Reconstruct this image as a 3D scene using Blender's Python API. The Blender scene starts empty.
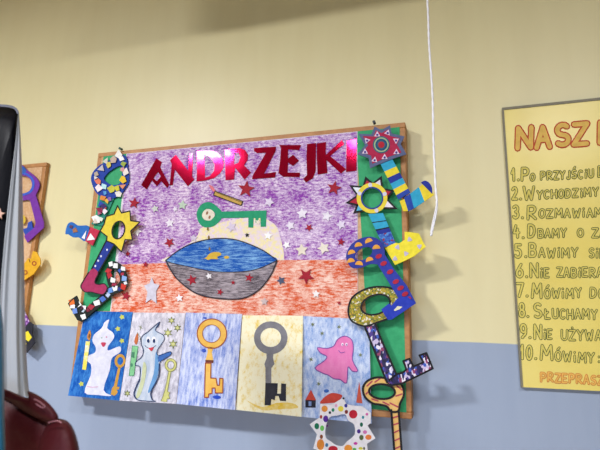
import bpy, bmesh, math, random
from mathutils import Vector, Matrix
random.seed(7)
C = bpy.context.scene.collection
PI = math.pi
# ------------------------------------------------------------------ camera
S, H, F = 1.5556, 1.45, 498.2          # distance to the wall, eye height, focal length in pixels of a 600 px frame
XA = Vector((0.95421931, 0.04161704, 0.29619846))
YA = Vector((0.29801653, -0.21679855, -0.92961526))
ZA = Vector((0.02552756, 0.97532887, -0.21927593))
EYE = Vector((0, -S, H))
cam = bpy.data.cameras.new('camera'); camo = bpy.data.objects.new('camera', cam); C.objects.link(camo)
M = Matrix((XA, YA, ZA)).to_4x4(); M.translation = EYE
camo.matrix_world = M
cam.sensor_width = 36; cam.lens = 36 * F / 600; cam.clip_start = .02
cam.dof.use_dof = True; cam.dof.focus_distance = 1.62; cam.dof.aperture_fstop = 6.5
sc = bpy.context.scene
sc.camera = camo
# ------------------------------------------------------------------ light
def hexc(h, a=1):
    h = h.lstrip('#'); out = []
    for i in (0, 2, 4):
        c = int(h[i:i + 2], 16) / 255
        out.append(c / 12.92 if c <= .04045 else ((c + .055) / 1.055) ** 2.4)
    return (*out, a)
w = bpy.data.worlds.new('room_light'); sc.world = w; w.use_nodes = True
w.node_tree.nodes['Background'].inputs[0].default_value = hexc('eef0ff'); w.node_tree.nodes['Background'].inputs[1].default_value = .06
def area(name, loc, sx, sy, power, col, rot=(0, 0, 0), spread=180):
    l = bpy.data.lights.new(name, 'AREA'); l.shape = 'RECTANGLE'; l.size = sx; l.size_y = sy; l.energy = power; l.color = hexc(col)[:3]; l.spread = math.radians(spread)
    o = bpy.data.objects.new(name, l); o.location = loc; o.rotation_euler = rot; C.objects.link(o)
area('ceiling_lamp_light', (-2.33, -2.74, 3.24), .42, .36, 164, 'fbfbff', (0, 0, 0), 171)
area('ceiling_lamp_light', (-.70, -2.85, 3.24), .42, .36, 42, 'fbfbff', (0, 0, 0), 171)
area('ceiling_lamp_light', (.85, -2.78, 3.24), .42, .36, 56, 'fbfbff', (0, 0, 0), 171)
area('cool_fill_light', (-1.6, -4.5, 1.1), 4.6, 1.0, 28, 'c4dcff', (PI / 2 - .2, 0, 0), 95)  # unseen bluish area light added to cool and brighten the lower wall
vs = sc.view_settings
vs.view_transform = 'Standard'; vs.look = 'None'; vs.gamma = 1; vs.use_curve_mapping = False; vs.exposure = 0.0

# ------------------------------------------------------------------ helpers
def W(px, py, d):
    """The point at distance d in front of the wall that lies on the sight line through a traced point."""
    c = Vector((px - 300, 225 - py, -F))
    r = Vector((XA.dot(c), YA.dot(c), ZA.dot(c)))
    return EYE + r * ((S - d) / r.y)
def ray_y(x, y): return YA.dot(Vector((x - 300, 225 - y, -F)))
def tilt(p0, d0, p1, d1):
    """a tilted plane: distance d0 at p0, d1 at p1, constant across"""
    i0, i1 = 1 / (S - d0), 1 / (S - d1); ax = Vector((p1[0] - p0[0], p1[1] - p0[1])); L = ax.length_squared
    def fn(x, y, e=0):
        k = ((x - p0[0]) * ax.x + (y - p0[1]) * ax.y) / L
        q = ray_y(x, y)
        return S - q / (q * i0 + k * (i1 - i0) * ray_y(*p1)) + e
    return fn
def lean(z0, d0, z1, d1):
    """a sheet that leans off the wall: distance d0 at height z0, d1 at height z1, level from side to side"""
    be = (d0 - d1) / (z1 - z0); al = S - d0 - be * z0
    def fn(x, y, e=0):
        q = ray_y(x, y); return S - al * q / (q - be * ZA.dot(Vector((x - 300, 225 - y, -F)))) + e
    return fn
def flat(d): return lambda x, y, e=0: d + e
def off(fn, k): return lambda x, y, e=0: fn(x, y, e + k)
def link(name, data, parent=None):
    o = bpy.data.objects.new(name, data); C.objects.link(o)
    if parent: o.parent = parent
    return o
ANCH = {}
def thing(name, label, cat, at, group=None):
    o = bpy.data.objects.new(name, None); C.objects.link(o); o.empty_display_size = .02
    o.location = at; o['label'] = label; o['category'] = cat
    if group: o['group'] = group
    return o
def tag(o, label, cat, group=None):
    o['label'] = label; o['category'] = cat
    if group: o['group'] = group
    return o
def dense(pts, closed=True, n=5):
    out = []; N = len(pts)
    for i in range(N if closed else N - 1):
        g = lambda k: Vector(pts[k % N]) if closed else Vector(pts[min(max(k, 0), N - 1)])
        a, b, c, e = g(i - 1), g(i), g(i + 1), g(i + 2)
        for j in range(n):
            t = j / n
            out.append(.5 * (2 * b + (c - a) * t + (2 * a - 5 * b + 4 * c - e) * t * t + (3 * b - a - 3 * c + e) * t ** 3))
    if not closed: out.append(Vector(pts[-1]))
    return [(p.x, p.y) for p in out]
def ell(cx, cy, rx, ry, rot=0, n=28):
    r = math.radians(rot)
    return [(cx + rx * math.cos(t) * math.cos(r) - ry * math.sin(t) * math.sin(r), cy + rx * math.cos(t) * math.sin(r) + ry * math.sin(t) * math.cos(r)) for t in (2 * PI * i / n for i in range(n))]
def star(cx, cy, R, r=None, n=5, rot=0):
    r = r or R * .42
    return [(cx + (R if i % 2 == 0 else r) * math.sin(PI * i / n + math.radians(rot)), cy - (R if i % 2 == 0 else r) * math.cos(PI * i / n + math.radians(rot))) for i in range(2 * n)]
def tri2(loops):
    bm = bmesh.new(); es = []; flat_pts = []
    for lp in loops:
        vs_ = [bm.verts.new((p[0], p[1], 0)) for p in lp]; flat_pts += lp
        es += [bm.edges.new((vs_[i], vs_[(i + 1) % len(vs_)])) for i in range(len(vs_))]
    bm.verts.index_update()
    bmesh.ops.triangle_fill(bm, edges=es, use_beauty=True, use_dissolve=False, normal=(0, 0, 1))
    bm.verts.index_update()
    f = [[v.index for v in fc.verts] for fc in bm.faces]
    bm.free()
    return flat_pts, f
class MB:
    def __init__(s): s.v = []; s.f = []; s.m = []; s.k = 0
    def plate(s, loops, d, t=.0005, m=0):
        """a slab cut to a traced outline; first loop outside, the others holes"""
        if not isinstance(loops[0][0], (tuple, list)): loops = [loops]
        if not callable(d): d = flat(d)
        pts, f = tri2([list(l) for l in loops]); b = len(s.v); n = len(pts)
        fr = [W(x, y, d(x, y)) for x, y in pts]
        s.v += fr + [p + Vector((0, t, 0)) for p in fr]
        for q in f:
            q = [b + i for i in q]
            nr = (s.v[q[1]] - s.v[q[0]]).cross(s.v[q[2]] - s.v[q[0]])
            if nr.y > 0: q = q[::-1]
            s.f.append(q); s.f.append([i + n for i in q[::-1]]); s.m += [m, m]
        k = b
        for l in loops:
            L = len(l)
            for i in range(L):
                a, c = k + i, k + (i + 1) % L
                s.f.append([a, c, c + n, a + n]); s.m.append(m)
            k += L
        return s
    def stroke(s, pts, wd, d, m=0, closed=False, t=0):
        """a drawn line: round-ended strips of ink lying on the surface"""
        if not callable(d): d = flat(d)
        pts = [Vector(p) for p in pts]
        if closed: pts = pts + [pts[0]]
        for a, c in zip(pts, pts[1:]):
            s.k = (s.k + 1) % 48; lift = s.k * 8e-6
            u = (c - a)
            if u.length < 1e-6: continue
            th = math.atan2(u.y, u.x); r = wd / 2
            poly = [(a.x + r * math.cos(th + PI / 2 + PI * i / 4), a.y + r * math.sin(th + PI / 2 + PI * i / 4)) for i in range(5)]
            poly += [(c.x + r * math.cos(th - PI / 2 + PI * i / 4), c.y + r * math.sin(th - PI / 2 + PI * i / 4)) for i in range(5)]
            b = len(s.v); s.v += [W(x, y, d(x, y) + lift) for x, y in poly]
            s.f.append(list(range(b, b + 10))); s.m.append(m)
        return s
    def box(s, lo, hi, m=0):
        b = len(s.v)
        for x in (lo[0], hi[0]):
            for y in (lo[1], hi[1]):
                for z in (lo[2], hi[2]): s.v.append(Vector((x, y, z)))
        for q in ((0, 1, 3, 2), (4, 6, 7, 5), (0, 4, 5, 1), (2, 3, 7, 6), (0, 2, 6, 4), (1, 5, 7, 3)): s.f.append([b + i for i in q]); s.m.append(m)
        return s
    def build(s, name, mats, parent=None, smooth=False, bevel=0):
        mats = mats if isinstance(mats, (list, tuple)) else [mats]
        o0 = parent_origin(parent)
        me = bpy.data.meshes.new(name)
        me.from_pydata([tuple(v - o0) for v in s.v], [], s.f); me.update()
        for k in mats: me.materials.append(k)
        for p, k in zip(me.polygons, s.m): p.material_index = k; p.use_smooth = smooth
        o = link(name, me, parent)
        if bevel:
            md = o.modifiers.new('bevel', 'BEVEL'); md.width = bevel; md.segments = 2; md.limit_method = 'ANGLE'
        return o
def parent_origin(p):
    o = Vector((0, 0, 0))
    while p: o += p.location; p = p.parent
    return o
def plate(name, loops, d, mat, parent=None, t=.0005):
    return MB().plate(loops, d, t).build(name, mat, parent)
# ------------------------------------------------------------------ materials
def base(name, rough=.75):
    m = bpy.data.materials.new(name); m.use_nodes = True
    return m, m.node_tree.nodes, m.node_tree.links, m.node_tree.nodes['Principled BSDF']
def texco(N, L, scale, rot=(0, 0, 0)):
    tc = N.new('ShaderNodeTexCoord'); mp = N.new('ShaderNodeMapping'); L.new(tc.outputs['Object'], mp.inputs[0])
    mp.inputs['Scale'].default_value = scale; mp.inputs['Rotation'].default_value = rot
    return mp
def noise(N, L, vec, scale=1, detail=3, rough=.6):
    n = N.new('ShaderNodeTexNoise'); n.inputs['Scale'].default_value = scale; n.inputs['Detail'].default_value = detail; n.inputs['Roughness'].default_value = rough
    L.new(vec.outputs[0], n.inputs['Vector']); return n
def mixc(N, L, fac, a, b):
    x = N.new('ShaderNodeMix'); x.data_type = 'RGBA'
    for sock, val in ((x.inputs[0], fac), (x.inputs[6], a), (x.inputs[7], b)):
        if hasattr(val, 'is_linked'): L.new(val, sock)
        else: sock.default_value = val
    return x.outputs[2]
def ramp(N, L, inp, lo, hi):
    r = N.new('ShaderNodeMapRange'); r.inputs[1].default_value = lo; r.inputs[2].default_value = hi; L.new(inp, r.inputs[0]); return r.outputs[0]
_pc = {}
def paper(h, rough=.7, vary=.06):
    """painted card or plain coloured paper, very slightly mottled"""
    k = (h, rough, vary)
    if k in _pc: return _pc[k]
    m, N, L, B = base('painted_card_' + h, rough)
    c = hexc(h); n = noise(N, L, texco(N, L, (60, 60, 60)), 1, 3)
    lo = tuple(max(0, v * (1 - 2.2 * vary)) for v in c[:3]) + (1,); hi = tuple(min(1, v * (1 + vary) + .01) for v in c[:3]) + (1,)
    L.new(mixc(N, L, ramp(N, L, n.outputs[0], .3, .7), lo, hi), B.inputs['Base Color'])
    B.inputs['Roughness'].default_value = rough; B.inputs['Specular IOR Level'].default_value = .25
    _pc[k] = m; return m
def crayon(name, h, h2, lo=.35, hi=.65, sc_=(60, 60, 60), rot=0, h3=None, blot=12, rough=.8, fine=(420, 420, 420), cross=False):
    """wax crayon rubbed over paper: streaks one way, blotches where the pressure changes"""
    m, N, L, B = base(name, rough)
    st = noise(N, L, texco(N, L, sc_, (0, math.radians(rot), 0)), 1, 4, .65)
    gr = noise(N, L, texco(N, L, fine), 1, 2)
    if cross:
        s2 = noise(N, L, texco(N, L, sc_, (0, math.radians(rot + 80), 0)), 1, 4, .65); sel = noise(N, L, texco(N, L, (6, 6, 6)), 1, 1)
        st_out = mixc(N, L, ramp(N, L, sel.outputs[0], .44, .56), st.outputs[0], s2.outputs[0])
    else: st_out = st.outputs[0]
    bl = noise(N, L, texco(N, L, (blot, blot, blot)), 1, 2)
    a = N.new('ShaderNodeMath'); a.operation = 'MULTIPLY_ADD'; L.new(gr.outputs[0], a.inputs[0]); a.inputs[1].default_value = .35; L.new(st_out, a.inputs[2])
    b = N.new('ShaderNodeMath'); b.operation = 'MULTIPLY_ADD'; L.new(bl.outputs[0], b.inputs[0]); b.inputs[1].default_value = .5; L.new(a.outputs[0], b.inputs[2])
    f = ramp(N, L, b.outputs[0], lo + .42, hi + .42)
    col = mixc(N, L, f, hexc(h2), hexc(h))
    if h3:
        n3 = noise(N, L, texco(N, L, (blot * 1.7, blot * 1.7, blot * 1.7)), 1, 3)
        col = mixc(N, L, ramp(N, L, n3.outputs[0], .52, .68), col, hexc(h3))
    L.new(col, B.inputs['Base Color']); B.inputs['Roughness'].default_value = rough; B.inputs['Specular IOR Level'].default_value = .2
    return m
def foil(name, h, rough=.22, metal=.85):
    m, N, L, B = base(name)
    B.inputs['Base Color'].default_value = hexc(h); B.inputs['Metallic'].default_value = metal; B.inputs['Roughness'].default_value = rough
    n = noise(N, L, texco(N, L, (14, 14, 14)), 1, 2); bp = N.new('ShaderNodeBump'); bp.inputs['Strength'].default_value = .02; bp.inputs['Distance'].default_value = .01
    L.new(n.outputs[0], bp.inputs['Height']); L.new(bp.outputs[0], B.inputs['Normal'])
    return m
def wood(name, h, h2):
    m, N, L, B = base(name)
    n = noise(N, L, texco(N, L, (55, 55, 55)), 1, 5); L.new(mixc(N, L, ramp(N, L, n.outputs[0], .3, .7), hexc(h), hexc(h2)), B.inputs['Base Color'])
    B.inputs['Roughness'].default_value = .5
    return m
def speck(name, cols, scale, rough=.7, rnd=1):
    """scraps of many colours pasted or dabbed side by side"""
    m, N, L, B = base(name)
    v = N.new('ShaderNodeTexVoronoi'); v.inputs['Scale'].default_value = 1; v.inputs['Randomness'].default_value = rnd
    L.new(texco(N, L, scale, (0, .6, 0)).outputs[0], v.inputs['Vector'])
    sep = N.new('ShaderNodeSeparateColor'); L.new(v.outputs['Color'], sep.inputs[0])
    cr = N.new('ShaderNodeValToRGB'); cr.color_ramp.interpolation = 'CONSTANT'
    for i, c in enumerate(cols):
        e = cr.color_ramp.elements[i] if i < 2 else cr.color_ramp.elements.new(i / len(cols))
        e.position = i / len(cols); e.color = hexc(c)
    L.new(sep.outputs[0], cr.inputs[0]); L.new(cr.outputs[0], B.inputs['Base Color']); B.inputs['Roughness'].default_value = rough
    return m
RED = foil('red_foil', 'cc1444', .075, .95); RED2 = paper('a0102a', .7)
INK = paper('16161c'); WHITE = paper('f2f0f2'); BLACK = paper('121318'); PALE = paper('e6e0ea')

# ------------------------------------------------------------------ the setting
def wall_mat():
    m, N, L, B = base('two_tone_wall_paint')
    tc = N.new('ShaderNodeTexCoord'); sx = N.new('ShaderNodeSeparateXYZ'); L.new(tc.outputs['Object'], sx.inputs[0])
    a = N.new('ShaderNodeMath'); a.operation = 'MULTIPLY_ADD'; L.new(sx.outputs[0], a.inputs[0]); a.inputs[1].default_value = .0143; L.new(sx.outputs[2], a.inputs[2])
    wob = noise(N, L, texco(N, L, (9, 9, 9)), 1, 2)
    b = N.new('ShaderNodeMath'); b.operation = 'MULTIPLY_ADD'; L.new(wob.outputs[0], b.inputs[0]); b.inputs[1].default_value = .004; L.new(a.outputs[0], b.inputs[2])
    f = ramp(N, L, b.outputs[0], LINE - .0012, LINE + .0012)
    roll = noise(N, L, texco(N, L, (14, 14, 2.2)), 1, 3)
    up = mixc(N, L, ramp(N, L, roll.outputs[0], .3, .7), hexc('dfd4a2'), hexc('e2d8a7'))
    dn = mixc(N, L, ramp(N, L, roll.outputs[0], .3, .7), hexc('94a1b6'), hexc('99a6ba'))
    L.new(mixc(N, L, f, dn, up), B.inputs['Base Color'])
    B.inputs['Roughness'].default_value = .4; B.inputs['Specular IOR Level'].default_value = .5
    n = noise(N, L, texco(N, L, (160, 160, 110)), 1, 3); bp = N.new('ShaderNodeBump'); bp.inputs['Strength'].default_value = .12; bp.inputs['Distance'].default_value = .002
    L.new(n.outputs[0], bp.inputs['Height']); L.new(bp.outputs[0], B.inputs['Normal'])
    return m
LINE = H - .002 + .002
def struct(name, mb, mat):
    o = mb.build(name, mat); o['kind'] = 'structure'; return o
struct('wall_back', MB().box((-4.8, 0, 0), (2.6, .12, 3.27)), wall_mat())
struct('ceiling', MB().box((-4.8, -4.6, 3.27), (2.6, .12, 3.37)), paper('efece2'))
struct('floor', MB().box((-4.8, -4.6, -.1), (2.6, .12, 0)), paper('a89274'))
struct('shadow_beam_1', MB().box((-1.32, -.86, 2.80), (2.6, -.74, 3.27)), paper('e8e2cc'))  # unseen beam added to cast the soft shadow along the wall top

# ------------------------------------------------------------------ cork boards
FD = .058                        # how far the frames stand out from the wall
OAK = wood('varnished_wood', 'a8703c', 'c08a50'); CORK = crayon('cork', 'c79a6c', 'd9b48c', sc_=(120, 120, 120))
ZT, ZB = (W(98, 153, FD).z + W(405, 122, FD).z) / 2, (W(69, 394.5, FD).z + W(412.3, 419.5, FD).z) / 2
def corkboard(label, x0, x1, FD):
    f = .018
    t = thing('corkboard', label, 'notice board', Vector(((x0 + x1) / 2, 0, ZB)), 'framed cork boards on the wall')
    y0, y1 = -FD, -.0005
    for lo, hi in (((x0, y0, ZT - f), (x1, y1, ZT)), ((x0, y0, ZB), (x1, y1, ZB + f)), ((x0, y0, ZB + f), (x0 + f, y1, ZT - f)), ((x1 - f, y0, ZB + f), (x1, y1, ZT - f))):
        MB().box(lo, hi).build('frame_rail', OAK, t, bevel=.003)
    MB().box((x0 + f, -FD + .0005, ZB + f), (x1 - f, -FD + .012, ZT - f)).build('cork_panel', CORK, t)
    return t
corkboard('wood-framed notice board covered with green paper and school drawings, middle of the wall', (W(98, 153, FD).x + W(69, 394, FD).x) / 2, (W(405, 122, FD).x + W(412.3, 419.5, FD).x) / 2, FD)
corkboard('wood-framed bare cork board at the left edge behind the hanging garments', W(47, 160, .02).x - 1.16, W(47, 160, .02).x, .02)

GREEN = paper('34a66c', .6)
def sheet(name, label, cat, pts, d, mat, group=None, t=.0006):
    at = W(*pts[-1], d(*pts[-1]) if callable(d) else d)
    th = thing(name, label, cat, at, group)
    plate('paper', pts, d, mat, th, t)
    return th
tag(plate('paper_strip', [(103.5, 156.5), (128, 153.5), (114, 311), (82, 311)], .0584, GREEN, None, .0004), 'green paper strip down the left side of the board under the paper keys', 'paper', 'green paper backings')
tag(plate('paper_strip', [(356, 131.5), (399.5, 127), (406.5, 412.5), (371, 409)], .0584, GREEN, None, .0004), 'green paper strip down the right side of the board under the paper keys', 'paper', 'green paper backings')

# ------------------------------------------------------------------ big crayon scene
P0 = .0590
PURPLE = crayon('purple_crayon', '8a38a6', 'efdff0', .33, .64, (60, 60, 150), 4, blot=14, fine=(260, 260, 260), cross=True)
ORANGE = crayon('orange_crayon', 'd65626', 'f8d8c8', .35, .63, (40, 40, 160), 0, blot=17, fine=(200, 200, 300), cross=True)
CREAM = crayon('cream_crayon', 'f1e6a6', 'e8d8e2', .42, .62, (70, 70, 70), 20, blot=26)
scene = sheet('poster', 'large purple and orange crayon poster with red foil title and big drawn bowl', 'poster', [(126.5, 153.8), (357.5, 131.4), (358, 319), (110, 313)], P0, paper('e9e2ea'))
plate('purple_background', [(127, 154.2), (357, 132), (357.4, 259.6), (275, 260), (185, 262.3), (117.6, 264.5)], P0 + .0008, PURPLE, scene)
plate('orange_background', [(117.4, 264.5), (185, 262.3), (275, 260), (357.4, 259.6), (357.8, 318.6), (110.6, 312.6)], P0 + .0008, ORANGE, scene)
plate('yellow_glow', dense([(163, 261.5), (172, 255), (186, 246), (197, 236), (201, 228), (215, 224), (238, 219), (256, 217), (266, 219), (276, 226), (281, 240), (284, 258), (277, 260), (220, 258)], n=4), P0 + .0016, CREAM, scene)
b = MB(); D1 = P0 + .0026
b.plate(dense([(166, 261.4), (176, 277.7), (194.7, 292.5), (215.4, 298), (241.5, 298.4), (259, 289.7), (271, 274.5), (276.8, 260.8), (259, 268.4), (241.5, 271.6), (215.4, 271.6), (189.2, 266.8)], n=4), D1, m=0)
b.build('bowl_side', crayon('grey_crayon', '4a424a', 'b2a8b0', .36, .66, (30, 30, 200)), scene)
MB().plate(dense([(165.7, 260.3), (178.3, 250.5), (193.6, 242.9), (215.4, 238.5), (237, 240), (259, 248.3), (270, 255), (276.8, 260.3), (259, 268.4), (241.5, 271.6), (215.4, 271.6), (189.2, 266.8), (171.8, 262.9)], n=4), D1 + .0007).build('water', crayon('blue_crayon', '1052ac', '8cc0ea', .26, .58, (25, 25, 190), 12), scene)
b = MB(); D = D1 + .0014
b.stroke(dense([(165.7, 260.3), (178.3, 250.5), (193.6, 242.9), (215.4, 238.5), (237, 240), (259, 248.3), (270, 255), (276.8, 260.3)], False, 4), 1.0, D)
b.stroke(dense([(165.7, 260.3), (176, 277.7), (194.7, 292.5), (215.4, 298), (241.5, 298.4), (259, 289.7), (271, 274.5), (276.8, 260.3)], False, 4), 1.2, D)
b.stroke(dense([(165.7, 260.3), (171.8, 262.9), (189.2, 266.8), (215.4, 271.6), (241.5, 271.6), (259, 268.4), (276.8, 260.3)], False, 4), .6, D)
b.build('bowl_outline', paper('2b2630'), scene)
GOLD = paper('d9b23c')
plate('wax_drop', dense([(201, 259.5), (206, 257.5), (209, 254), (214, 252), (220, 252.5), (221, 255), (217, 257), (218, 259), (211, 259), (208, 260), (205, 258.5)], n=3), D, GOLD, scene)
plate('wax_drop', ell(226.5, 257.3, 2.6, 1.5), D, GOLD, scene)
for x, y in ((209.5, 249), (207.7, 229), (208.6, 237.4)):
    plate('wax_drop', dense([(x, y - 2.2), (x + 1, y + .4), (x, y + 1.6), (x - 1, y + .4)], n=3), D, paper('8a7038'), scene)
k = thing_key = MB()
k.plate([dense([(221.5, 211.6), (218, 207.5), (213, 203.5), (208, 202), (202, 204), (198, 209), (196.6, 215), (198.5, 222), (203, 226.6), (209, 227.4), (215, 225.3), (219, 221.5), (221.5, 218)], n=3) [:-2] +
         [(248.3, 217.6), (248.3, 227.3), (253.2, 227.6), (253.6, 218), (255.4, 218), (255.6, 222.8), (258.4, 222.8), (258.6, 218), (260.4, 218), (260.6, 226.8), (266, 226.6), (266.5, 210.4)], dense([(201.8, 215.5), (204, 210.5), (208.5, 208.6), (213, 211), (215.2, 214.5), (213, 218), (209.8, 220.6), (204.5, 219.8)], n=3)], D1)
k.build('green_key', paper('1c9a6c'), scene)['label'] = 'green drawn key above the bowl'
plate('key_eye', ell(208.3, 214.8, 6.4, 5.8), D1 - .0006, paper('e8e0cc'), scene)
for x, y in ((207, 213), (209.5, 217.2)): plate('wax_drop', ell(x, y, 1, 1.8, 20, 10), D1 + .0002, paper('9a6a48'), scene)
b = MB(); b.plate([(215, 191), (242.8, 201.4), (241.2, 205.6), (213.5, 195)], D1).build('candle', paper('c9a350'), scene)
b = MB(); b.stroke([(215, 191), (242.8, 201.4), (241.2, 205.6), (213.5, 195)], .8, D1 + .0006, 0, True); b.stroke([(216.5, 192.5), (241.6, 202.3)], .4, D1 + .0006)
b.build('candle_outline', INK, scene)
plate('candle_flame', [(208.6, 184.6), (212.5, 186), (215.4, 190.4), (213.8, 192), (210.5, 188.6)], D1, paper('e07884'), scene)
LT = dict(
 A=[[(156.3, 158.3), (161.8, 162), (160.1, 167.1), (169.2, 184.6), (167, 187.9), (161.3, 181), (156.8, 186.2), (151.9, 180.3), (146.6, 189.5), (141.1, 185)], [(158, 172), (160.9, 176.3), (156.8, 181.2), (153.4, 178)]],
 N=[[(170, 160.2), (175.6, 154.9), (188.2, 170.6), (189.4, 154.4), (192.5, 153.4), (192.2, 176.7), (194.3, 179.4), (187.8, 186.2), (174.7, 169.3), (172.7, 185), (169.6, 185.5), (171.7, 163.8)]],
 D=[[(197, 151.5), (204, 151), (211, 150.9), (216, 152), (221, 156), (223.5, 162), (223, 168), (220, 173), (214, 178), (205, 180.5), (196.5, 181.5), (197.2, 165)], [(204, 154.5), (209, 156.2), (213, 160), (214.8, 165), (214, 171), (210, 176), (205, 177.5)]],
 R=[[(225, 150), (233, 148.6), (240, 148.2), (245, 150), (248, 154.5), (247.5, 160), (244, 165.3), (251, 172.5), (244.5, 179.6), (235, 167.5), (234, 179.5), (225.5, 180.2)], [(234, 152.5), (238.5, 153), (240.6, 157.5), (238.3, 163), (234, 164.5)]],
 Z=[[(254, 148), (276, 146.6), (275.4, 151), (264, 173.6), (276, 172), (275, 177.4), (252, 179), (252.4, 176), (266, 152.6), (257, 153), (254, 151)]],
 E=[[(279, 145), (301, 145), (299, 150), (288, 149.4), (288, 158.6), (293, 154.6), (299, 160.6), (293, 166), (288, 162.4), (287.6, 172.6), (300, 172.6), (299.6, 177), (283, 176.6), (278.4, 173), (280, 161), (281, 148)]],
 J=[[(307, 144), (316, 143), (315.6, 171), (313, 178), (306, 182.4), (303, 179), (307, 175), (306.4, 157)]],
 K=[[(316.8, 143.4), (326, 142), (325.6, 155), (342, 140), (344, 144), (330, 156), (346, 169), (341, 173.6), (326.4, 160), (327.4, 173), (317.6, 174.6), (316.8, 159)]],
 I=[[(346.8, 141), (356.5, 139), (356.5, 170.6), (346, 172)]])
for ch, lp in LT.items():
    pts = lp[0]; cx = sum(p[0] for p in pts) / len(pts); cy = sum(p[1] for p in pts) / len(pts)
    j = 0
    plate('letter', lp, tilt((cx, cy + 14), P0 + .0030, (cx, cy - 14), P0 + .0030 + j), RED, scene, .0004)['label'] = 'letter ' + ch + ' of the red foil title'
FS = [(134, 203, 6, 10), (169.3, 242.5, 5.5, 40), (127.5, 253.7, 3, 0), (145.5, 264.4, 3.2, 8), (126, 296, 5.2, 15), (191.8, 280, 5.8, -15), (220, 292, 3.6, 20), (233, 282.5, 2.6, 0), (249, 277.7, 4.6, 10),
      (306, 276, 8.5, 35), (339, 303, 2.2, 0), (341, 242, 4.2, 10), (309, 227.6, 4.2, 35), (334, 188, 7.6, 12), (246, 189, 8.8, 8)]
for x, y, R, rot in FS: plate('star', star(x, y, R, rot=rot), D1 + .0018, RED2, scene)
SILV = foil('silver_foil', 'dcdce6', .35)
o = plate('star', [(151.6, 277), (154, 283.5), (159.5, 285), (156, 291), (156.5, 303.5), (151, 299), (145.5, 303), (147.5, 292), (144, 285.5), (149.5, 283.5)], D1 + .0012, paper('d2d0e0'), scene); o['label'] = 'large silver star'
for x, y, R, h in [(179.3, 298, 4.2, 'f4f0f4'), (208.8, 276, 3.4, 'f0eef4'), (268, 235.6, 4.6, 'ffffff'), (231.5, 227, 5.5, 'd8cce0'), (264.4, 301.7, 4, 'c9b8b8'), (169.6, 223, 4.6, 'f2ecf6'), (281, 280.5, 4.6, '4a5672'), (316, 294, 4.2, 'f6f2f0'),
                   (286.4, 245, 4, 'fbf8fa'), (301.6, 250, 6.6, 'e9e0cc'), (323.6, 248, 6.6, 'ece4d4'), (290.3, 225.6, 5, 'ece4f0'), (302, 213.5, 6, 'f0eaf4'), (326.7, 216, 5.6, 'eee8f2'), (341, 224.6, 5, 'e8def0'), (155, 208.6, 4, 'cfd6cc'),
                   (182.4, 205, 5, 'c2d6c0'), (136.5, 231, 5.4, 'f4f0f6'), (193.6, 238, 4, 'd0c4da'), (247, 235, 2.4, '2a2a30'), (269, 202, 5.4, 'e2d6ea'), (175, 209, 3, 'e8e0ee'), (258, 222, 3, 'ece6d2')]:
    plate('star', star(x, y, R, R * .5, 5, random.uniform(-25, 25)), D1 + .0012, paper(h), scene)

# ------------------------------------------------------------------ the five drawings below
DG = 'crayon drawings in a row along the lower edge of the board'
def DT(y1, d1): return lean(W(200, 311, .06).z - H, P0 + .0018, W(200, y1, d1).z - H, d1)
# 1: white ghost on blue
f = DT(400, .092)
d1 = sheet('drawing', 'white ghost holding a candle on deep blue crayon, leftmost of the row of drawings', 'drawing', [(85, 311.3), (132.8, 312), (119.2, 400.7), (68, 395.6)], f,
           crayon('deep_blue_crayon', '0a52a8', '4c98dc', .18, .62, (100, 100, 40), 20, blot=24), DG)
L1 = off(f, .0008); L2 = off(f, .0016); L3 = off(f, .0024)
g = MB().plate(dense([(109.2, 319.7), (107.2, 328), (112.8, 332.4), (113.9, 338), (108.3, 345.8), (108.3, 350.5), (117.2, 346.9), (120.6, 347.2), (120.2, 352), (112.8, 357), (110.8, 362), (109.4, 371), (103.5, 390), (111.5, 395.8), (98, 395), (84.5, 392.5), (90.6, 375.6), (91, 365), (87.4, 361), (88.3, 355.8), (95, 352.4), (95.6, 347), (92.5, 341.3), (94, 334.7), (101.7, 328), (104.4, 322.4)], n=3), L1)
g.plate(dense([(101, 342.6), (105.6, 342.6), (105, 345.6), (103, 346.9), (101.6, 345)], n=3), L2, m=1); g.plate(ell(106.4, 337, .9, .7, 0, 8), L2, m=2); g.plate(ell(101.7, 337.8, .8, .6, 0, 8), L2, m=3)
g.stroke([(87, 386.5), (92, 387.2), (98, 386.8)], .5, L2, 2)
g.build('ghost', [paper('e2e2f0'), paper('c23a58'), paper('d88aa8'), paper('9ab8a0')], d1)
g = MB().plate([(85.8, 341.3), (90, 341.3), (86, 370), (82.2, 369.4)], L2).build('candle', crayon('candle_yellow', 'f0df58', 'f4f4ee', .3, .5, (8, 8, 40)), d1)
plate('flame', dense([(89.6, 330), (91, 335), (89.4, 340.5), (87, 337)], n=4), L2, paper('c8863c'), d1); plate('flame', ell(89.2, 336, .9, 2.2, 5, 10), L3, paper('7e4a24'), d1)
OCH = paper('cf9a3c')
MB().plate([ell(120, 360.9, 5.4, 6.9, 8), ell(120.2, 361, 2.9, 4, 8, 20)], L1).plate([(118.2, 367), (120.6, 367.3), (116.8, 386.5), (119.4, 387), (118.9, 389.4), (116.5, 389.6), (117.8, 391.7), (116.6, 394), (114.4, 395.8), (110.6, 394.4), (112, 388), (113.8, 386)], L1).build('key', OCH, d1)
for x, y in ((117.8, 328.8), (121.9, 317), (121.9, 340.8), (81.3, 383.9)): plate('star', star(x, y, 2.8, 1.7, 5, random.uniform(-30, 30)), L1, paper('c6cc5c'), d1)
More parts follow.
